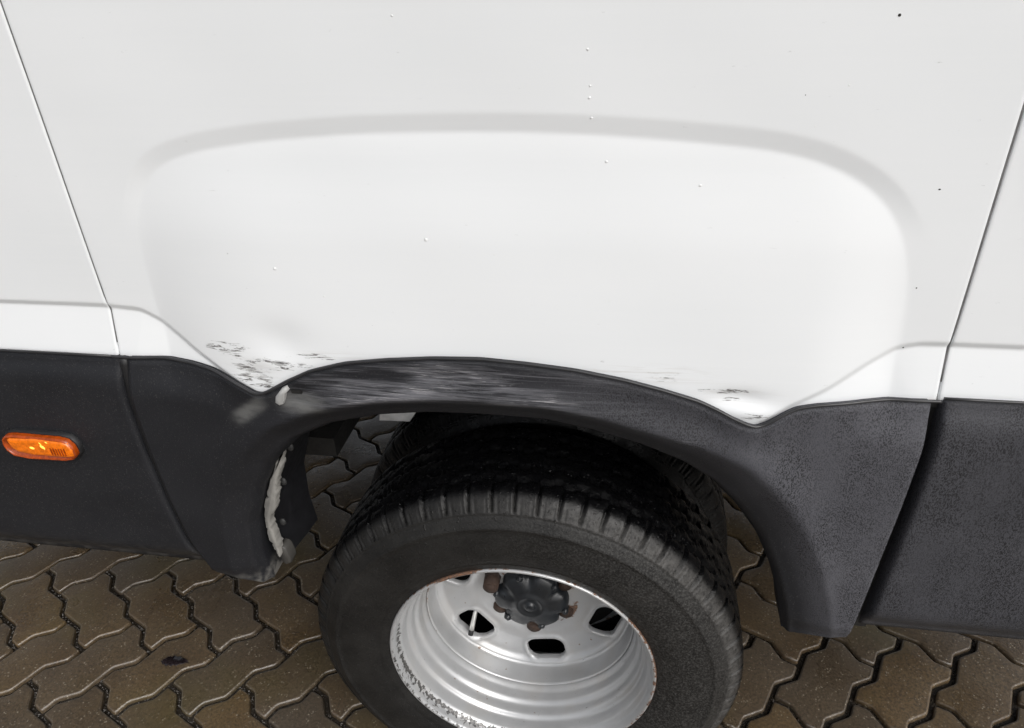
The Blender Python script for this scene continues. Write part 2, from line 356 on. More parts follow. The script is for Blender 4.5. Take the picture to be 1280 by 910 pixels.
TOP = [(-.6851,.9235),(-.6124,.9236),(-.507,.922),(-.4498,.9215),(-.4056,.918),(-.3787,.9127),(-.351,.9018),(-.3291,.8915),(-.3207,.8873),(-.313,.8863),(-.3048,.8887),(-.295,.8935),(-.2704,.9081),(-.2353,.9254),(-.1918,.9381),(-.1401,.9455),(-.0801,.951),(-.022,.9531),(.0347,.9497),(.0904,.9443),(.1456,.9347),(.1915,.9235),(.2282,.9128),(.2562,.9004),(.2798,.8888),(.2902,.8839),(.2985,.882),(.3063,.8842),(.3137,.8895),(.3234,.8977),(.3399,.9074),(.3614,.912),(.4119,.9163),(.4828,.9189),(.5743,.9199)]
TOPs = smooth_poly(TOP, 500, 5)
ztop = lambda x: np.interp(x, TOPs[:, 0], TOPs[:, 1])
REC = [(-.4425,.60),(-.4425,1.0),(-.4403,1.0778),(-.428,1.1159),(-.4094,1.1514),(-.3807,1.1727),(-.3329,1.1854),(-.2543,1.196),(-.1437,1.2036),(-.0476,1.2052),(.0197,1.2052),(.1015,1.2028),(.1889,1.1966),(.2742,1.1882),(.3207,1.1783),(.361,1.1613),(.3915,1.1392),(.4127,1.1106),(.4281,1.0722),(.4380,1.0271),(.4400,.98),(.4400,.60)]
RECs = smooth_poly(REC, 160, 4)
CREASE = [(-6,.9893),(-.5173,.9903),(-.4677,.9867),(-.444,.9735),(-.397,.9345),(-.345,.899),(-.318,.8845)]
CREASER = [(.2985,.882),(.329,.907),(.368,.930),(.4076,.9595),(.4366,.9773),(.4596,.9834),(.4914,.984),(6,.9825)]
CR = [CREASE[0]]+[tuple(p) for p in smooth_poly(CREASE[1:], 80, 4)]; CRR = [tuple(p) for p in smooth_poly(CREASER[:-1], 80, 4)]+[CREASER[-1]]
PY = -.020
def panel_y(X, Z):
    X = np.asarray(X, float); Z = np.asarray(Z, float); Y = np.full(X.shape, PY)
    Y = Y+.0*Z
    d = pdist(X, Z, RECs)*np.where(inside(X, Z, RECs), 1, -1)
    top = ss(1.08, 1.175, Z)                                             # the stepped band fades out down the sides
    stp = .0033*np.clip((d+.0200)/.0190, 0, 1)*top
    up = RECs[(RECs[:, 1] > 1.03)]; zt = np.interp(X, up[:, 0], up[:, 1], left=1.03, right=1.03)
    h = np.maximum(0, zt-Z)
    out = .072*h+.0045*(1-np.exp(-h/.055))                # leans out towards the arch
    dx = np.minimum(np.clip((X+.4425)/.17, 0, 1), np.clip((.4405-X)/.10, 0, 1)); ramp = 1-(1-dx)**2
    Y = Y+stp-out*ramp
    # crease: small inward step, then flare
    dl = pdist(X, Z, CR); dr = pdist(X, Z, CRR)
    zl = np.interp(X, [p[0] for p in CR], [p[1] for p in CR], right=-9); zr = np.interp(X, [p[0] for p in CRR], [p[1] for p in CRR], left=-9)
    bl = (Z < zl) & (X < -.318); br = (Z < zr) & (X > .2985)
    for dd, bb in ((dl, bl), (dr, br)):
        s = np.where(bb, dd, -dd); strength = 1.0
        Y = Y+.0036*ss(-.0035, .0065, s)-.205*np.maximum(0, s-.006)*ss(.3, .42, np.abs(X))-.10*np.maximum(0, s-.006)*(1-ss(.3, .42, np.abs(X)))
    # dents
    g = lambda x0, z0, sx, sz: np.exp(-((X-x0)/sx)**2-((Z-z0)/sz)**2)
    Y = Y+.0034*g(-.277, .960, .036, .026)-.0012*g(-.285, .93, .05, .012)+.0004*np.sin(X*21+Z*7)*np.sin(Z*17+X*5)+.0040*g(.275, .915, .03, .010)-.0035*g(.292, .897, .03, .009)+.0018*g(-.318, .915, .02, .02)
    return Y
def panel_attrs(X, Z):
    g = lambda x0, z0, sx, sz, r=0.: (lambda a, b: np.exp(-(a/sx)**2-(b/sz)**2))((X-x0)*math.cos(r)+(Z-z0)*math.sin(r), -(X-x0)*math.sin(r)+(Z-z0)*math.cos(r))
    sc = 1.0*g(-.352, .946, .026, .006)+.9*g(-.335, .926, .032, .008, -.75)+1.0*g(-.322, .905, .018, .008)+.75*g(-.288, .927, .045, .006)+1.1*g(-.228, .942, .024, .0035)+.9*g(-.30, .902, .02, .006)
    sc += .85*g(.262, .9235, .026, .0035)+.45*g(.18, .938, .03, .007)+.5*g(.298, .893, .02, .006)+.45*g(.268, .912, .012, .003)
    sm = 1.0*g(.17, .941, .055, .009)+.5*g(.268, .918, .04, .010)+.4*g(-.315, .915, .04, .02)+.35*g(-.2, .945, .05, .005)
    return {'scratch': np.clip(sc, 0, 1.2), 'smear': np.clip(sm, 0, 1)}
def panel(x0, x1, curl0, curl1, nx_step, label=None):
    ex = [0, .0006, .0014, .004]
    xs = list(np.arange(x0+.01, x1-.01, nx_step))
    if nx_step > .0045: pass
    xs = ([x0+e for e in ex] if curl0 else [x0])+xs+([x1-e for e in ex[::-1]] if curl1 else [x1])
    xs = np.array(xs); nx = len(xs)
    zs = [2.25, 2.0, 1.8, 1.6, 1.5, 1.42]+list(np.arange(1.38, 1.0, -.0026)); lo = np.linspace(0, 1, 60)
    zb = ztop(xs)-.016
    Z = np.zeros((len(zs)+len(lo), nx)); Z[:len(zs)] = np.array(zs)[:, None]; z1 = zs[-1]-.0026
    Z[len(zs):] = z1+(zb[None, :]-z1)*lo[:, None]
    X = np.tile(xs, (len(Z), 1)); Y = panel_y(X, Z)
    def curl(c, e):
        Y[:, c] += max(0, .0014-e)**2/.0014*1.0
    if curl0:
        for c, e in enumerate(ex): curl(c, e)
    if curl1:
        for c, e in enumerate(ex): curl(nx-1-c, e)
    Y += .020*ss(.0015, .012, ztop(X)-Z)
    at = panel_attrs(X, Z)
    V = np.stack([X, Y, Z], -1)
    if curl0: V = np.concatenate([V[:, :1]+[[[0, .014, 0]]], V], 1)
    if curl1: V = np.concatenate([V, V[:, -1:]+[[[0, .014, 0]]]], 1)
    for k in at:
        if curl0: at[k] = np.concatenate([at[k][:, :1], at[k]], 1)
        if curl1: at[k] = np.concatenate([at[k], at[k][:, -1:]], 1)
    nr, nc = V.shape[:2]
    o = link('side_panel', mesh('side_panel', V.reshape(-1, 3), grid_faces(nr, nc, flip=True)), WHITE, van, None, True, at)
    if label: o['label'] = label
    return o
XL, XR = -.5125, .4895; GAP = .0020
centre = panel(XL, XR, True, True, .0025, 'white panel over the wheel with a shallow dent and black scratches')
def far_panel(x0, x1, c0, c1):
    return panel(x0, x1, c0, c1, .02)
front = far_panel(-2.3, XL-GAP, False, True); rear = far_panel(XR+GAP, 1.35, True, False)
for x in (XL-GAP/2, XR+GAP/2):
    zz = np.linspace(.938, 2.2, 60); pts = [(x, float(panel_y(np.array([x]), np.array([z]))[0])+.0026, z) for z in zz]
    link('seam_seal', tube_mesh('seam_seal', pts, .0016, 6), SEAL, van, None, True)

# --- cladding ------------------------------------------------------
INNER = [(-.3912,.5099),(-.3936,.5722),(-.3864,.6386),(-.3618,.7028),(-.3318,.7564),(-.2872,.8014),(-.2308,.8295),(-.1618,.8473),(-.0963,.8557),(-.0331,.8577),(.0488,.8562),(.1092,.8448),(.1693,.8274),(.2201,.8054),(.2599,.7783),(.2958,.7396),(.3264,.6948),(.3511,.6399),(.3698,.5812),(.3800,.535),(.3835,.520)]
SEAML = [(-.4970,.9215),(-.5045,.8617),(-.5045,.7817),(-.4985,.6803),(-.4885,.6019),(-.4663,.5440)]
SEAMR = [(.4815,.9185),(.4826,.8518),(.4797,.7801),(.4739,.6878),(.4689,.6077),(.4633,.5370)]
_xs = np.linspace(-3.5, 1.5, 4001); _ys = panel_y(_xs, ztop(_xs))-.0060
_k = np.ones(9)/9; _ys = np.minimum(_ys, np.convolve(np.pad(_ys, 4, mode='edge'), _k, 'valid'))
ytop = lambda x: np.interp(x, _xs, _ys)
SL = smooth_poly(SEAML, 60, 3); SR = smooth_poly(SEAMR, 60, 3)
tA = SL[::-1]; tB = TOPs[(TOPs[:, 0] > SL[0, 0]+.002) & (TOPs[:, 0] < SR[0, 0]-.002)]
OUT = np.concatenate([[(-.4300, .5300)], tA, tB, SR, [(.4410, .5310)]]); INs = smooth_poly(INNER, 400, 4)
def arclen(P): return np.r_[0, np.cumsum(np.linalg.norm(np.diff(P, axis=0), axis=1))]
def at_s(P, s):
    d = arclen(P); return np.stack([np.interp(s, d, P[:, 0]), np.interp(s, d, P[:, 1])], 1)
def near_s(P, q): return arclen(P)[np.argmin(np.hypot(P[:, 0]-q[0], P[:, 1]-q[1]))]
pairs = [((-.3912,.5099),(-.43,.53)),((-.3936,.5722),(-.4885,.6019)),((-.3864,.6386),(-.4985,.6803)),((-.3718,.68),(-.5045,.7817)),((-.35,.725),(-.497,.9215)),((-.3318,.7564),(-.43,.9205)),((-.3,.79),(-.3787,.9127)),((-.270,.81),(-.313,.8863)),((-.235,.828),(-.2704,.9081)),((-.1618,.8473),(-.19,.9381)),((-.0331,.8577),(-.03,.953)),((.1092,.8448),(.12,.9395)),((.1693,.8274),(.20,.921)),((.2201,.8054),(.2562,.9004)),((.25,.786),(.2985,.882)),((.2726,.765),(.3399,.9074)),((.2958,.7396),(.42,.9167)),((.305,.727),(.4815,.9185)),((.3264,.6948),(.4815,.82)),((.3511,.6399),(.4745,.70)),((.3698,.5812),(.4689,.6077)),((.3790,.54),(.4633,.5370)),((.3835,.520),(.441,.531))]
si = [near_s(INs, a) for a, b in pairs]; so = [near_s(OUT, b) for a, b in pairs]
si[0] = 0; so[0] = 0; si[-1] = arclen(INs)[-1]; so[-1] = arclen(OUT)[-1]
N = 420; par = np.linspace(0, len(pairs)-1, N); idx = np.arange(len(pairs))
# keep true corner/notch samples of the outer edge
PI = at_s(INs, np.interp(par, idx, si)); PO = at_s(OUT, np.interp(par, idx, so))
K = 34; tt = np.linspace(0, 1, K)
X = PI[None, :, 0]*(1-tt[:, None])+PO[None, :, 0]*tt[:, None]; Z = PI[None, :, 1]*(1-tt[:, None])+PO[None, :, 1]*tt[:, None]
D = pdist(X, Z, INs[::2]); DO = pdist(X, Z, tB[::2]); ridge = .044+.020*ss(.15, .34, X)-.002
yo = np.where(Z > .60, ytop(X), -.046)
face = -.046-.012*np.exp(-((D-ridge)/.03)**2)*ss(.45, .30, np.abs(X))
Yin = -.018-.022*ss(.0, .016, D)-.016*ss(.012, 1, D/ridge)
Y = np.where(D < ridge, -.018-.014*ss(0, .010, D)-(face*-1-.032)*np.clip(D/ridge, 0, 1)**1.1, face)
Y = Y*(1-0)+0
be = ss(.055, .0, DO); Y = Y*(1-be)+(ytop(X)-.002)*be                     # towards the white panel
Y += .005*ss(.006, 0, DO)
Y += .010*ss(.03, 0, Z-np.minimum(.545, .53+.0*X))*ss(.36, .40, np.abs(X))*.6
Y += .004*np.exp(-((X+.262)/.018)**2-((Z-.893)/.012)**2)                 # crushed spot by the clip
V = np.stack([X, Y, Z], -1)
lip = V[:1].copy(); lip[..., 1] += .006; lip2 = V[:1].copy(); lip2[..., 1] += .05
lip[..., 0] += 0; rim_o = V[-1:].copy(); rim_o[..., 1] += .016
V = np.concatenate([lip2, lip, V, rim_o], 0); pad = lambda A: np.concatenate([A[:1], A[:1], A, A[-1:]], 0)
X, Z, D, DO = map(pad, (X, Z, D, DO))
g = lambda x0, z0, sx, sz, r=0.: (lambda a, b: np.exp(-(a/sx)**4-(b/sz)**4))((X-x0)*math.cos(r)+(Z-z0)*math.sin(r), -(X-x0)*math.sin(r)+(Z-z0)*math.cos(r))
scuff = ss(.030, .046, D)*ss(-.30, -.24, X)*(.25+.75*ss(.16, .02, X))*ss(.27, .18, X)*ss(.0, .01, DO)*(Z > .80)
fade_and_sheen = np.clip(ss(-.05, .22, X)*.55*ss(.02, .05, D)+ss(.055, .072, D)*ss(.22, .36, X)*.55, 0, 1)  # grey ends at the flare's shade line, so that shade is painted too
rub = .75*g(-.333, .860, .030, .010, .62)+.8*g(-.255, .879, .030, .013)+0.*X
chalk = ss(.035, .0, np.hypot((X+.385)*.8, Z-.515))*1.0+.5*ss(.02, 0, Z-.53)*(X < -.3)
nr, nc = V.shape[:2]
arch = link('wheel_arch_trim', mesh('wheel_arch_trim', V.reshape(-1, 3), grid_faces(nr, nc)), TRIM, van, None, True, {'scuff': scuff, 'fade_and_sheen': fade_and_sheen, 'rub': rub, 'chalk': chalk})
arch['label'] = 'flared black arch cladding with pale scuff streaks along its top'
def sill(x_edge_poly, sgn, xfar, fad, label):
    zs = np.r_[np.linspace(.9215, .90, 6), np.linspace(.89, .60, 24), np.linspace(.59, .545, 10)]
    e = np.interp(zs, x_edge_poly[::-1, 1], x_edge_poly[::-1, 0])
    cols = np.r_[0, .002, .005, .01, .02, np.linspace(.04, abs(xfar), 26)]
    X = e[:, None]+sgn*cols[None, :]; Z = np.tile(zs[:, None], (1, len(cols)))
    Z = Z+(ss(.60, .545, Z)*(.0))
    Y = ytop(X)-.010*ss(.918, .885, Z)+.003*ss(.918, .922, Z)+.022*ss(.60, .545, Z)**1.5-.0*X
    Y = Y+.008*np.clip((.004-cols[None, :])/.004, 0, 1)**2+0*Z
    V = np.stack([X, Y, Z], -1)
    edge = V[:, :1].copy(); edge[..., 1] += .022; V = np.concatenate([edge, V], 1)
    low = V[-1:].copy(); low[..., 1] += .07; low[..., 2] -= .001; V = np.concatenate([V, low], 0)
    up = V[:1].copy(); up[..., 1] += .02; V = np.concatenate([up, V], 0)
    nr, nc = V.shape[:2]; Xf = V[..., 0]; Zf = V[..., 2]
    o = link('sill_trim', mesh('sill_trim', V.reshape(-1, 3), grid_faces(nr, nc, flip=(sgn > 0))), TRIM, van, None, True, {'scuff': 0*Xf, 'fade_and_sheen': fad+0*Xf, 'rub': 0*Xf, 'chalk': .35*ss(.60, .55, Zf)*(1-fad)})
    fix_normals(o.data); o['label'] = label; return o
sL = SL.copy(); sL[:, 0] -= .0105; sR = SR.copy(); sR[:, 0] += .0135+.004*ss(.92, .6, sR[:, 1])
front_sill = sill(sL, -1, 1.8, .0, 'dark sill cladding ahead of the arch carrying the amber lamp'); rear_sill = sill(sR, 1, .86, .55, 'greyer drizzle-beaded cladding behind the arch')
# dark rounded seal in the front gap, plain backing behind both gaps
pts = [(x-.0055, -.034, z) for x, z in polyresample(SL, 40)]
link('gap_seal', tube_mesh('gap_seal', pts, .0062, 10), RUBBER, van, None, True)
for P, nm in ((SL, 'gap_backing'), (SR, 'gap_backing')):
    Q = polyresample(P, 30); V = []
    for x, z in Q: V += [(x-.02, -.019, z), (x+.03, -.019, z), (x-.02, -.016, z), (x+.03, -.016, z)]
    Fc = []
    for i in range(29): Fc += [(4*i, 4*i+1, 4*i+5, 4*i+4), (4*i+2, 4*i+3, 4*i+7, 4*i+6)]
    link(nm, mesh(nm, V, Fc), UNDER, van)
for P, a0, a1 in ((SL, -.010, .004), (SR, -.002, .018)):
    yb = float(ytop(P[0, 0])); box('gap_backing', UNDER, van, P[0, 0]+a0, P[0, 0]+a1, yb+.011, yb+.017, .905, .9190)
# thin gasket between paint and cladding
gp = [(x, float(ytop(x))-.003, z+.0022) for x, z in TOPs if -.5165 < x < .4935]
gp = [gp[0]]+gp[1:-1]+[gp[-1]]
link('trim_gasket', tube_mesh('trim_gasket', gp, .0021, 6), GASKET, van, None, True)
for x0, x1 in ((-2.3, -.517), (.494, 1.34)):
    link('trim_gasket', tube_mesh('trim_gasket', [(x, float(ytop(x))-.002, .9245) for x in np.linspace(x0, x1, 30)], .0018, 6), GASKET, van, None, True)

_AV = V.reshape(-1, 3).copy() if False else np.array([v.co for v in arch.data.vertices])
def arch_y(x, z): return float(_AV[np.argsort(np.hypot(_AV[:, 0]-x, _AV[:, 2]-z))[:5], 1].min())
# --- side marker lamp on the front sill -----------------------------
LAMP = np.array([(-0.7221, 0.7923), (-0.7145, 0.7977), (-0.7022, 0.7994), (-0.6318, 0.798), (-0.6179, 0.795), (-0.6107, 0.7845), (-0.6097, 0.7705), (-0.6169, 0.7614), (-0.6296, 0.7581), (-0.6895, 0.7566), (-0.714, 0.7603), (-0.723, 0.7696), (-0.7253, 0.7822)])
def loft(name, P, rings, mat, parent, cap=True):
    c = P.mean(0); V = []; n = len(P)
    for d, y in rings: V += [(x, y, z) for x, z in inset(P[::-1], d)]
    Fc = grid_faces(len(rings), n, True)
    if cap: Fc.append(tuple(range((len(rings)-1)*n, len(rings)*n)))
    me = mesh(name, V, Fc); fix_normals(me); return link(name, me, mat, parent, None, True)
lamp = bpy.data.objects.new('side_marker_lamp', None); C.objects.link(lamp); lamp.parent = van
lamp['label'] = 'amber side marker lamp glowing on the front sill'
loft('lamp_housing', LAMP, [(-.0016, -.044), (-.0012, -.0515), (.0008, -.0525), (.0016, -.050)], RUBBER, lamp)
loft('lens', LAMP, [(.0008, -.048), (.0008, -.0575), (.0022, -.0605), (.0040, -.0612), (.0048, -.0600), (.0052, -.0590)], ORANGE, lamp)
RP = np.array([(-0.7114, 0.7923), (-0.7067, 0.794), (-0.6675, 0.7964), (-0.6283, 0.7941), (-0.6168, 0.7916), (-0.6122, 0.7808), (-0.6125, 0.7703), (-0.6234, 0.768), (-0.677, 0.7676), (-0.7012, 0.7713), (-0.7094, 0.7791)])
loft('reflector', RP, [(0, -.0575), (.0005, -.0618), (.0022, -.0628), (.006, -.0631)], ORANGE2, lamp)
for x, z, r, e, t in ((-0.6739, 0.7813, .0030, 1.5, .2), (-0.6562, 0.7842, .0034, 1.4, .7), (-0.6577, 0.7896, .0018, 2.0, .9), (-0.654, 0.7802, .0016, 1.8, -.4), (-0.6472, 0.7922, .0012, 2.2, .5), (-0.6759, 0.7873, .0012, 2.0, -.2)):
    bm = bmesh.new(); bmesh.ops.create_icosphere(bm, subdivisions=2, radius=r); bmesh.ops.scale(bm, vec=(e, .35, .8), verts=bm.verts); bmesh.ops.rotate(bm, verts=bm.verts, cent=(0, 0, 0), matrix=Matrix.Rotation(t, 3, 'Y'))
    link('bulb_facet', from_bm('bulb_facet', bm), YELLOW, lamp, (x, -.0626, z), True)
for k in range(12):                                                     # moulded vertical ribs of the reflector
    x = RP[:, 0].max()-.011-.0042*k
    if x < -0.654+.006: continue
    box('reflector_rib', ORANGE, lamp, x-.0011, x+.0011, -.0640, -.0625, .7712, .7835, bev=.0004)
# --- wheels -----------------------------------------------------------
AX = .345
def tyre_mesh(lugs=True):
    prof = [(.212,.012),(.2165,.001),(.223,-.003),(.232,-.0065),(.236,-.0085),(.2385,-.0085),(.2405,-.0100),(.262,-.0135),(.285,-.0145),(.300,-.0135),(.306,-.0128),(.3085,-.0142),(.3115,-.0142),(.314,-.0118),(.321,-.009),(.326,-.0055),(.3285,-.0035),(.3300,-.0040),(.3320,-.002),(.337,.0015),(.343,.006),(.348,.0105),(.3525,.0165),(.3550,.0215),(.3562,.028)]
    ys = np.linspace(.034, .156, 26); crown = [(.3565+.0012*math.sin(math.pi*(y-.03)/.13), y) for y in ys]
    prof = prof+crown+[(.3562,.164),(.354,.172),(.349,.180),(.338,.190),(.32,.199),(.285,.204),(.25,.199),(.225,.192),(.212,.182)]
    P = np.array(prof); n = 1024; LUG = 64
    V, Fc, a = revolve(prof, n); V = V.reshape(len(P), n, 3); a = a.reshape(len(P), n)
    r = np.hypot(V[..., 0], V[..., 2]); y = V[..., 1].copy()
    ph = (a*LUG/(2*np.pi)+.12*np.sin(a*5)) % 1.0
    notch = ss(.0, .03, ph)*ss(.17, .14, ph)*(1 if lugs else .15)
    sh = (ss(-.003, .004, y)*ss(.040, .036, y)+ss(.150, .154, y)*ss(.192, .188, y)*.35)*(r > .325)
    zig = .0035*np.sign(np.sin(a*LUG*1.0)); groove = np.zeros_like(r)
    for y0, w0 in ((.044, .0042), (.075, .0038), (.111, .0038), (.146, .0042)): groove = np.maximum(groove, ss(w0+.0012, w0-.0012, np.abs(y-y0-zig))*(r > .35))
    mid = np.zeros_like(r); ph2 = (a*LUG/(2*np.pi)+y*40) % 1.0; mid = ss(0, .03, ph2)*ss(.15, .12, ph2)*((y > .044) & (y < .146))*(r > .35)
    depth = np.maximum.reduce([notch*sh*.0085, groove*.006, mid*.0015])
    small = ss(0, .05, (ph*2+.5) % 1)*ss(.2, .12, (ph*2+.5) % 1)*.0015*((r > .3315) & (y < .01)); depth = np.maximum(depth, small)
    s = (r-depth)/r; V[..., 0] *= s; V[..., 2] *= s; V[..., 1] += np.where(y < .02, 1, 0)*depth*.55
    V[..., 2] = np.maximum(V[..., 2], -AX+.002)
    sw = ss(.020, .004, y)*(y < .03); shl = ss(.325, .335, r)*ss(.024, .012, y)
    right = .06+.94*ss(-.12, .24, V[..., 0])
    me = mesh('tyre', V.reshape(-1, 3), Fc); fix_normals(me)
    return me, {'sidewall': sw, 'shoulder': shl*right, 'grey': ss(-.1, .25, V[..., 0])}
def slot_sd(x, z, ang):      # rounded slot, long side tangential, centred at r = .143
    u = x*math.cos(ang)+z*math.sin(ang)-.1425; v = -x*math.sin(ang)+z*math.cos(ang)
    qx = np.abs(u)-.0065; qz = np.abs(v)-.0175
    return np.hypot(np.maximum(qx, 0), np.maximum(qz, 0))+np.minimum(np.maximum(qx, qz), 0)-.0185
VENTS = [math.radians(-80+60*k) for k in range(6)]
def disc_mesh():
    rad = np.r_[np.linspace(.030, .108, 22), np.linspace(.110, .1775, 50)]; n = 900
    a = np.linspace(0, 2*np.pi, n, endpoint=False); Rr, A = np.meshgrid(rad, a, indexing='ij')
    X = Rr*np.cos(A); Z = Rr*np.sin(A); h = .0013
    sd = np.min([slot_sd(X, Z, t) for t in VENTS], 0)
    for _ in range(3):                                                     # snap the mesh to the slot edge
        e = 1e-4; gx = (np.min([slot_sd(X+e, Z, t) for t in VENTS], 0)-sd)/e; gz = (np.min([slot_sd(X, Z+e, t) for t in VENTS], 0)-sd)/e
        mk = np.abs(sd) < h*.62; X = X-np.where(mk, sd*gx, 0)*(_ == 0)-np.where(mk, sd*gx, 0)*(_ > 0); Z = Z-np.where(mk, sd*gz, 0)
        sd = np.min([slot_sd(X, Z, t) for t in VENTS], 0)
    r = np.hypot(X, Z)
    Y = .148+.006*ss(.06, .10, r)-.004*ss(.10, .125, r)+.0*r
    Y = Y-.010*ss(.160, .1775, r)**2
    Y = Y-.0045*np.exp(-(sd/.007)**2)+.006*ss(.004, .0, np.abs(sd))*0
    Y = Y+.0035*ss(.006, -.002, sd)
    V = np.stack([X, Y, Z], -1).reshape(-1, 3)
    Fc = [f for f in grid_faces(len(rad), n, True) if np.mean(sd.ravel()[list(f)]) > 2e-5]
    # rolled rim flange that runs forward and is welded to the barrel
    ring = [(.1795,.134),(.1808,.128),(.1815,.118),(.1818,.104),(.1822,.099),(.1835,.0985)]; base = len(V); last = (len(rad)-1)*n
    RV, RF, _ = revolve(ring, n); V = np.concatenate([V, RV]); Fc += [tuple(base+i for i in f) for f in RF]
    Fc += [(last+j, last+(j+1) % n, base+(j+1) % n, base+j) for j in range(n)]
    bm = bmesh.new(); vs = [bm.verts.new(v) for v in V]
    for f in Fc: bm.faces.new([vs[i] for i in f])
    loose = [v for v in bm.verts if not v.link_faces]; bmesh.ops.delete(bm, geom=loose, context='VERTS')
    be = [e for e in bm.edges if e.is_boundary and .11 < math.hypot(e.verts[0].co.x, e.verts[0].co.z) < .175]
    ex = bmesh.ops.extrude_edge_only(bm, edges=be)
    for v in ex['geom']:
        if isinstance(v, bmesh.types.BMVert): v.co.y += .009
    bmesh.ops.recalc_face_normals(bm, faces=bm.faces)
    me = from_bm('wheel_disc', bm); C3 = np.array([v.co for v in me.vertices]); r = np.hypot(C3[:, 0], C3[:, 2]); an = np.degrees(np.arctan2(C3[:, 2], C3[:, 0]))
    rust = .48*ss(.095, .08, r)+.50*ss(.1814, .1825, r)+.35*np.exp(-((an+117)/9)**2)*ss(.1, .08, r)+.45*np.exp(-((an-160)/12)**2)*ss(.15, .17, r)+.55*np.exp(-((np.abs(an+25))/16)**2)*ss(.105, .085, r)
    return me, {'rust': rust, 'chip': 0*r}
def rim_mesh():
    prof = [(.2085,.0235),(.2165,.012),(.2200,.004),(.2212,-.001),(.2205,-.0045),(.2185,-.0058),(.2160,-.0050),(.2140,-.0015),(.2130,.004),(.2118,.010),(.2085,.014),(.2058,.018),(.2045,.026),(.2038,.038),(.2025,.041),(.2000,.0425),(.1978,.045),(.1968,.050),(.1963,.060),(.1950,.064),(.1925,.067),(.1905,.071),(.1898,.078),(.1890,.086),(.1868,.091),(.1848,.096),(.1840,.102),(.1836,.130),(.185,.150),(.190,.170),(.200,.182),(.208,.190),(.214,.196),(.2205,.200),(.2085,.175)]
    # densify
    P = smooth_poly(prof, 150, 1); n = 360; V, Fc, a = revolve(P, n); me = mesh('rim', V, Fc); fix_normals(me)
    r = np.hypot(V[:, 0], V[:, 2]); an = np.degrees(a) % 360; y = V[:, 1]
    wd = np.minimum(np.abs(an-228), 360-np.abs(an-228))
    chip = .62*np.exp(-((r-.2102)/.0030)**2)*(y < .020)*ss(72, 55, wd)+.35*ss(.2135, .2150, r)*(y < .006)*ss(80, 40, wd)*ss(.2188, .2175, r)
    rust = .30*ss(.2195, .2208, r)*(y < .01)+.9*np.exp(-((an-116)/9)**2)*ss(.2150, .2175, r)*(y < .01)+.32*ss(.2135, .2150, r)*(y < .006)+.32*np.exp(-((y-.094)/.004)**2)+.12*np.exp(-((y-.040)/.02)**2)*((an > 300) | (an < 20))+.30*ss(.213, .217, r)*((an > 300) | (an < 40))*(y < .01)
    return me, {'rust': rust, 'chip': chip}
wheel = bpy.data.objects.new('wheel', None); C.objects.link(wheel); wheel.parent = van; wheel.location = (0, 0, AX)
wheel['label'] = 'outer wheel with deep silver steel rim and worn tyre'
tm, ta = tyre_mesh(); tyre = link('tyre', tm, TYRE, wheel, None, True, ta)
rm, ra = rim_mesh(); rim = link('rim', rm, RIM, wheel, None, True, ra)
dm, da = disc_mesh(); disc = link('wheel_disc', dm, RIM, wheel, None, True, da)
# hub cap: domed dark cap with scalloped edge, concentric ring and boss
prof = [(.0001,.117),(.006,.1172),(.0085,.1185),(.0095,.1215),(.012,.1225),(.019,.1222),(.0215,.1200),(.0255,.1200),(.028,.1225),(.036,.1232),(.046,.1250),(.054,.1275),(.062,.1310),(.0665,.1360),(.0685,.152)]
V, Fc, a = revolve(prof, 180); r = np.hypot(V[:, 0], V[:, 2]); k = 1-.13*ss(.044, .058, r)*(.5+.5*np.cos(6*(a-math.radians(152))))**4; V[:, 1] += .004*ss(.034, .046, r)*(.5+.5*np.cos(6*(a-math.radians(152))))**3
V[:, 0] *= k; V[:, 2] *= k
me = mesh('hub_cap', V, Fc); fix_normals(me); link('hub_cap', me, CAP, wheel, None, True)
for t in range(12):                                                         # moulded tabs round the cap
    an = math.radians(152+30*t+15)
    bm = bmesh.new(); box_bm(bm, -.005, .005, -.006, .012, -.006, .006, .002); bmesh.ops.rotate(bm, verts=bm.verts, cent=(0, 0, 0), matrix=Matrix.Rotation(-an, 3, 'Y'))
    if t % 2 == 0: link('cap_tab', from_bm('cap_tab', bm), CAP, wheel, (.0640*math.cos(an), .133, .0605*math.sin(an)), True)
    else: bm.free()
bm = bmesh.new(); bmesh.ops.create_cone(bm, cap_ends=True, segments=20, radius1=.0155, radius2=.0135, depth=.038); bmesh.ops.bevel(bm, geom=[e for e in bm.edges if e.is_boundary or len(e.link_faces) == 2 and e.calc_face_angle(0) > 1], offset=.004, segments=3, affect='EDGES')
bmesh.ops.rotate(bm, verts=bm.verts, cent=(0, 0, 0), matrix=Matrix.Rotation(math.radians(90), 3, 'X')); nm = from_bm('wheel_nut', bm); nm.polygons.foreach_set('use_smooth', [True]*len(nm.polygons)); nm.materials.append(RUSTY)
for k in range(6):
    an = math.radians(152+60*k); o = bpy.data.objects.new('wheel_nut', nm); C.objects.link(o); o.parent = wheel; o.location = ((.080 if k in (0, 2) else .070)*math.cos(an), (.138 if k == 0 else .160), (.080 if k in (0, 2) else .070)*math.sin(an))
link('valve_stem', tube_mesh('valve_stem', [(-.108, .172, -.055), (-.111, .158, -.068), (-.115, .142, -.090), (-.1165, .137, -.098)], [.0040, .0042, .0046, .0046], 10), CHROME, wheel, None, True)
link('valve_cap', tube_mesh('valve_cap', [(-.1165, .137, -.098), (-.1183, .1335, -.1065)], [.0052, .0050], 10), RUBBER, wheel, None, True)
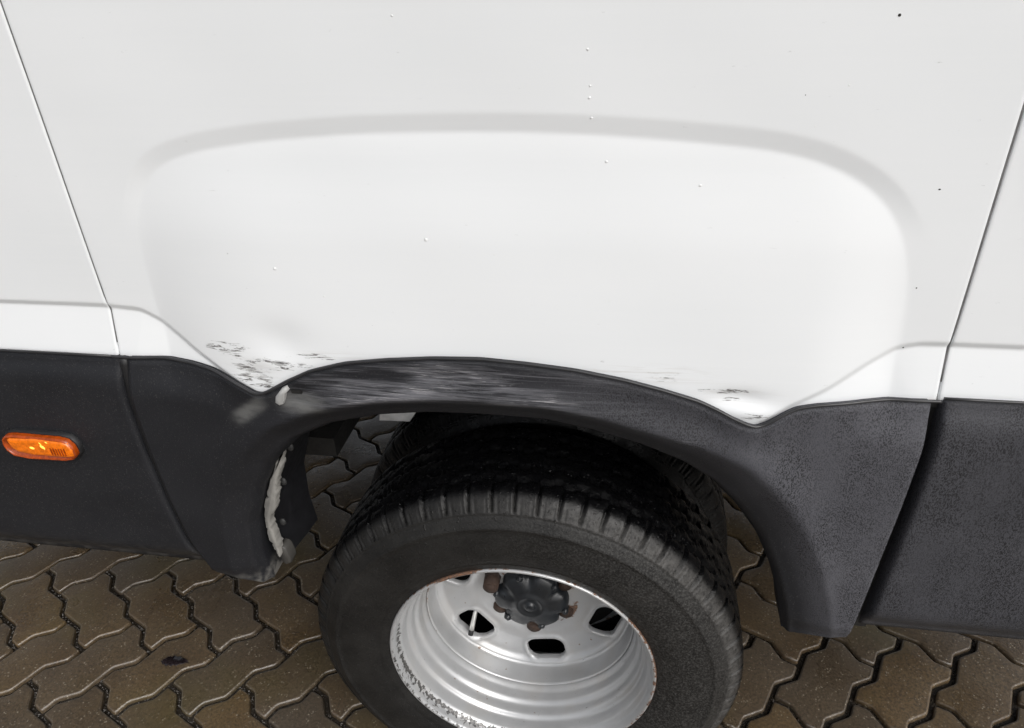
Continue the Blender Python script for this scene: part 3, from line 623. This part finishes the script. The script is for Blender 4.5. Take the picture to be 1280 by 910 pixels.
# inner wheel of the pair
w2 = wheel.copy(); C.objects.link(w2); w2.parent = van; w2.location = (0, .262, AX); w2['label'] = 'inner wheel of the pair, hidden behind the outer wheel'
for src in (tyre, rim):
    c = src.copy(); C.objects.link(c); c.parent = w2
    if src is tyre:
        c.data, _ia = tyre_mesh(False); c.data.materials.append(TYRE); c.data.polygons.foreach_set('use_smooth', [True]*len(c.data.polygons)); [c.data.attributes.new(k, 'FLOAT', 'POINT') for k in ('sidewall', 'shoulder', 'grey')]; z0 = np.zeros(len(c.data.vertices), np.float32)
        for k in ('sidewall', 'shoulder'): c.data.attributes[k].data.foreach_set('value', z0)
for yy in (1.93, 1.668):
    w3 = wheel.copy(); C.objects.link(w3); w3.parent = van; w3.location = (0, yy, AX); w3.rotation_euler = (0, 0, math.pi); w3['label'] = 'wheel on the far side of the van'
    for src in ((tyre, rim, disc) if yy > 1.9 else (tyre, rim)): c = src.copy(); C.objects.link(c); c.parent = w3
bm = bmesh.new(); bmesh.ops.create_cone(bm, cap_ends=True, segments=40, radius1=.176, radius2=.176, depth=.02); bmesh.ops.rotate(bm, verts=bm.verts, cent=(0, 0, 0), matrix=Matrix.Rotation(math.radians(90), 3, 'X'))
link('brake_drum', from_bm('brake_drum', bm), UNDER, van, (0, .225, AX))
bm = bmesh.new(); bmesh.ops.create_cone(bm, cap_ends=True, segments=24, radius1=.05, radius2=.05, depth=1.3); bmesh.ops.rotate(bm, verts=bm.verts, cent=(0, 0, 0), matrix=Matrix.Rotation(math.radians(90), 3, 'X'))
link('axle', from_bm('axle', bm), UNDER, van, (0, 1.0, AX))

# --- arch liner, torn filler strip, screws, clip, bracket ----------------
IL = [p for p in polyresample(INNER, 120) if p[0] < -.20]
V = []
for i, (x, z) in enumerate(IL):
    t = i/(len(IL)-1)
    for y, dx in ((.028, .000), (.045, .006), (.09, .014), (.125, .018)): V.append((x+dx*(1-t), y, z-.004*t))
link('wheel_arch_liner', mesh('wheel_arch_liner', V, grid_faces(len(IL), 4)), LINER, van, None, True)
TORN = np.array([(-.3244,.7659),(-.3381,.7461),(-.3582,.7057),(-.3758,.6637),(-.3825,.6339),(-.3851,.5993),(-.3813,.5688),(-.3750,.5493),(-.3717,.5565),(-.3720,.5877),(-.3732,.6222),(-.3721,.6350),(-.3606,.6488),(-.3517,.6824),(-.3474,.7028),(-.3324,.7352)])
TORN = polyresample(np.vstack([TORN, TORN[:1]]), 110)[:-1]; TORN = TORN+rng.normal(0, 1, (109, 2))*(.0003+.0016*(rng.random((109, 1)) > .78))
loft('torn_filler_strip', TORN, [(.0008, .006), (.0008, -.0085), (.0022, -.0100)], FOAM, van)['label'] = 'pale torn filler strip on the inner edge of the arch'
for x, z in ((-.325, .7560), (-.3490, .690), (-.3670, .6080)):
    bm = bmesh.new(); bmesh.ops.create_uvsphere(bm, u_segments=16, v_segments=8, radius=.0070); bmesh.ops.scale(bm, vec=(.8, .5, 1), verts=bm.verts)
    link('liner_screw', from_bm('liner_screw', bm), SCREW, van, (x, .012, z), True)
CLIP = np.array([(-.2905,.8790),(-.2880,.8885),(-.2790,.8990),(-.2715,.9030),(-.2690,.8975),(-.2735,.8930),(-.2760,.8850),(-.2790,.8775),(-.2850,.8745)])
cy0 = arch_y(-.279, .885)
loft('trim_clip', CLIP, [(0, cy0+.008), (.0003, cy0-.0035), (.0016, cy0-.0050)], PALE, van)['label'] = 'small pale broken clip at the left notch of the arch'
box('clip_slot', UNDER, van, -.2685, -.2535, arch_y(-.261, .893)-.0018, -.0300, .8905, .8960, bev=.001)
br = np.array([(-.2800, .6480), (-.2760, .6680), (-.2050, .6780), (-.2230, .6500)])
loft('chassis_bracket', br, [(0, .262), (.0, .240), (.002, .2385)], STEEL, van)
FLAP = np.array([(-.3760, .5660), (-.3690, .5640), (-.3655, .5590), (-.3625, .5420), (-.3625, .5330), (-.3680, .5300), (-.3730, .5275), (-.3770, .5330), (-.3785, .5420)])
loft('liner_flap', FLAP, [(0, .020), (0, .0010), (.0008, 0)], plain('muddy_grey_plastic', (.06, .057, .052), .45), van)['label'] = 'muddy grey flap of liner at the bottom corner of the arch'
# --- underbody and rest of shell (closes the van so the underside is in shade) ---
box('floor_pan', UNDER, van, -2.3, -.52, .04, 1.95, .60, .64); box('floor_pan', UNDER, van, .45, 1.33, .04, 1.95, .60, .64)
box('floor_pan', UNDER, van, -.52, .45, .56, 1.40, .60, .64); box('floor_pan', UNDER, van, -.52, -.36, .215, .56, .58, .62)
box('chassis_rail', UNDER, van, -2.2, 1.3, .57, .65, .50, .62, bev=.004); box('chassis_rail', UNDER, van, -2.2, 1.3, 1.33, 1.41, .50, .62, bev=.004)
def wheelhouse():
    a = np.linspace(math.radians(-8), math.radians(188), 40); V = []
    for t in a:
        for y in (.03, .56): V.append((.50*math.cos(t)*1.0-.03, y, .42+.50*math.sin(t)))
    return mesh('wheel_house', V, grid_faces(40, 2))
wh = []
for i, x in enumerate(np.linspace(-.36, .40, 40)):
    z = .905-.20*(abs(x-.0)/.40)**2.6
    for y in (.03, .30, .56): wh.append((x, y, z))
link('wheel_house', mesh('wheel_house', wh, grid_faces(40, 3)), UNDER, van, None, True)
box('far_side_panel', WHITE, van, -2.3, 1.35, 1.95, 1.98, .58, 2.25); box('roof_panel', WHITE, van, -2.3, 1.35, -.015, 1.978, 2.252, 2.30, bev=.01)
box('end_panel', WHITE, van, 1.352, 1.38, -.015, 1.978, .56, 2.25); box('end_panel', WHITE, van, -2.33, -2.302, -.015, 1.978, .56, 2.25)

# --- drops and specks -----------------------------------------------------
def dots(name, mat, L, parent, flat=.5):
    V, Fc = [], []
    for x, z, r, el in L:
        y = float(panel_y(np.array([x]), np.array([z]))[0]); b = len(V); n = 8
        for k in range(n): t = 2*math.pi*k/n; V.append((x+r*math.cos(t), y-.0001, z+el*r*math.sin(t)))
        for k in range(n): t = 2*math.pi*k/n; V.append((x+.6*r*math.cos(t), y-flat*r*.7, z+el*.6*r*math.sin(t)))
        V.append((x, y-flat*r, z))
        for k in range(n): m = (k+1) % n; Fc += [(b+k, b+m, b+n+m, b+n+k), (b+n+k, b+n+m, b+2*n)]
    me = mesh(name, V, Fc); fix_normals(me); o = link(name, me, mat, parent, None, True); o['kind'] = 'stuff'; return o
dots('dirt_specks', SPECK, [(.368, 1.306, .0014, 1), (.438, 1.152, .0012, .7), (.441, 1.048, .0008, 1), (.445, .976, .0010, 1), (.30, 1.24, .0005, 1), (-.32, 1.07, .0005, 1)], centre)
dl = [(.096, 1.283, .0016, .9), (.0985, 1.239, .0016, .9), (.099, 1.250, .0013, 1), (.101, 1.220, .0016, .8), (-.263, 1.054, .0022, .9), (-.207, 1.022, .0012, 1), (-.078, 1.093, .0020, 1.2), (.212, 1.154, .0018, .8), (.117, 1.177, .0018, 1), (-.093, 1.316, .0014, .8)]
for _ in range(16): dl.append((random.uniform(-.42, .45), random.uniform(.97, 1.33), random.uniform(.0004, .0009), random.uniform(.8, 1.2)))
dots('water_drops', WATER, dl, centre)
print('objects', len(bpy.data.objects), 'tris', sum(len(o.data.polygons) for o in bpy.data.objects if o.type == 'MESH'))

S.render.engine = 'CYCLES'; S.cycles.use_denoising = True
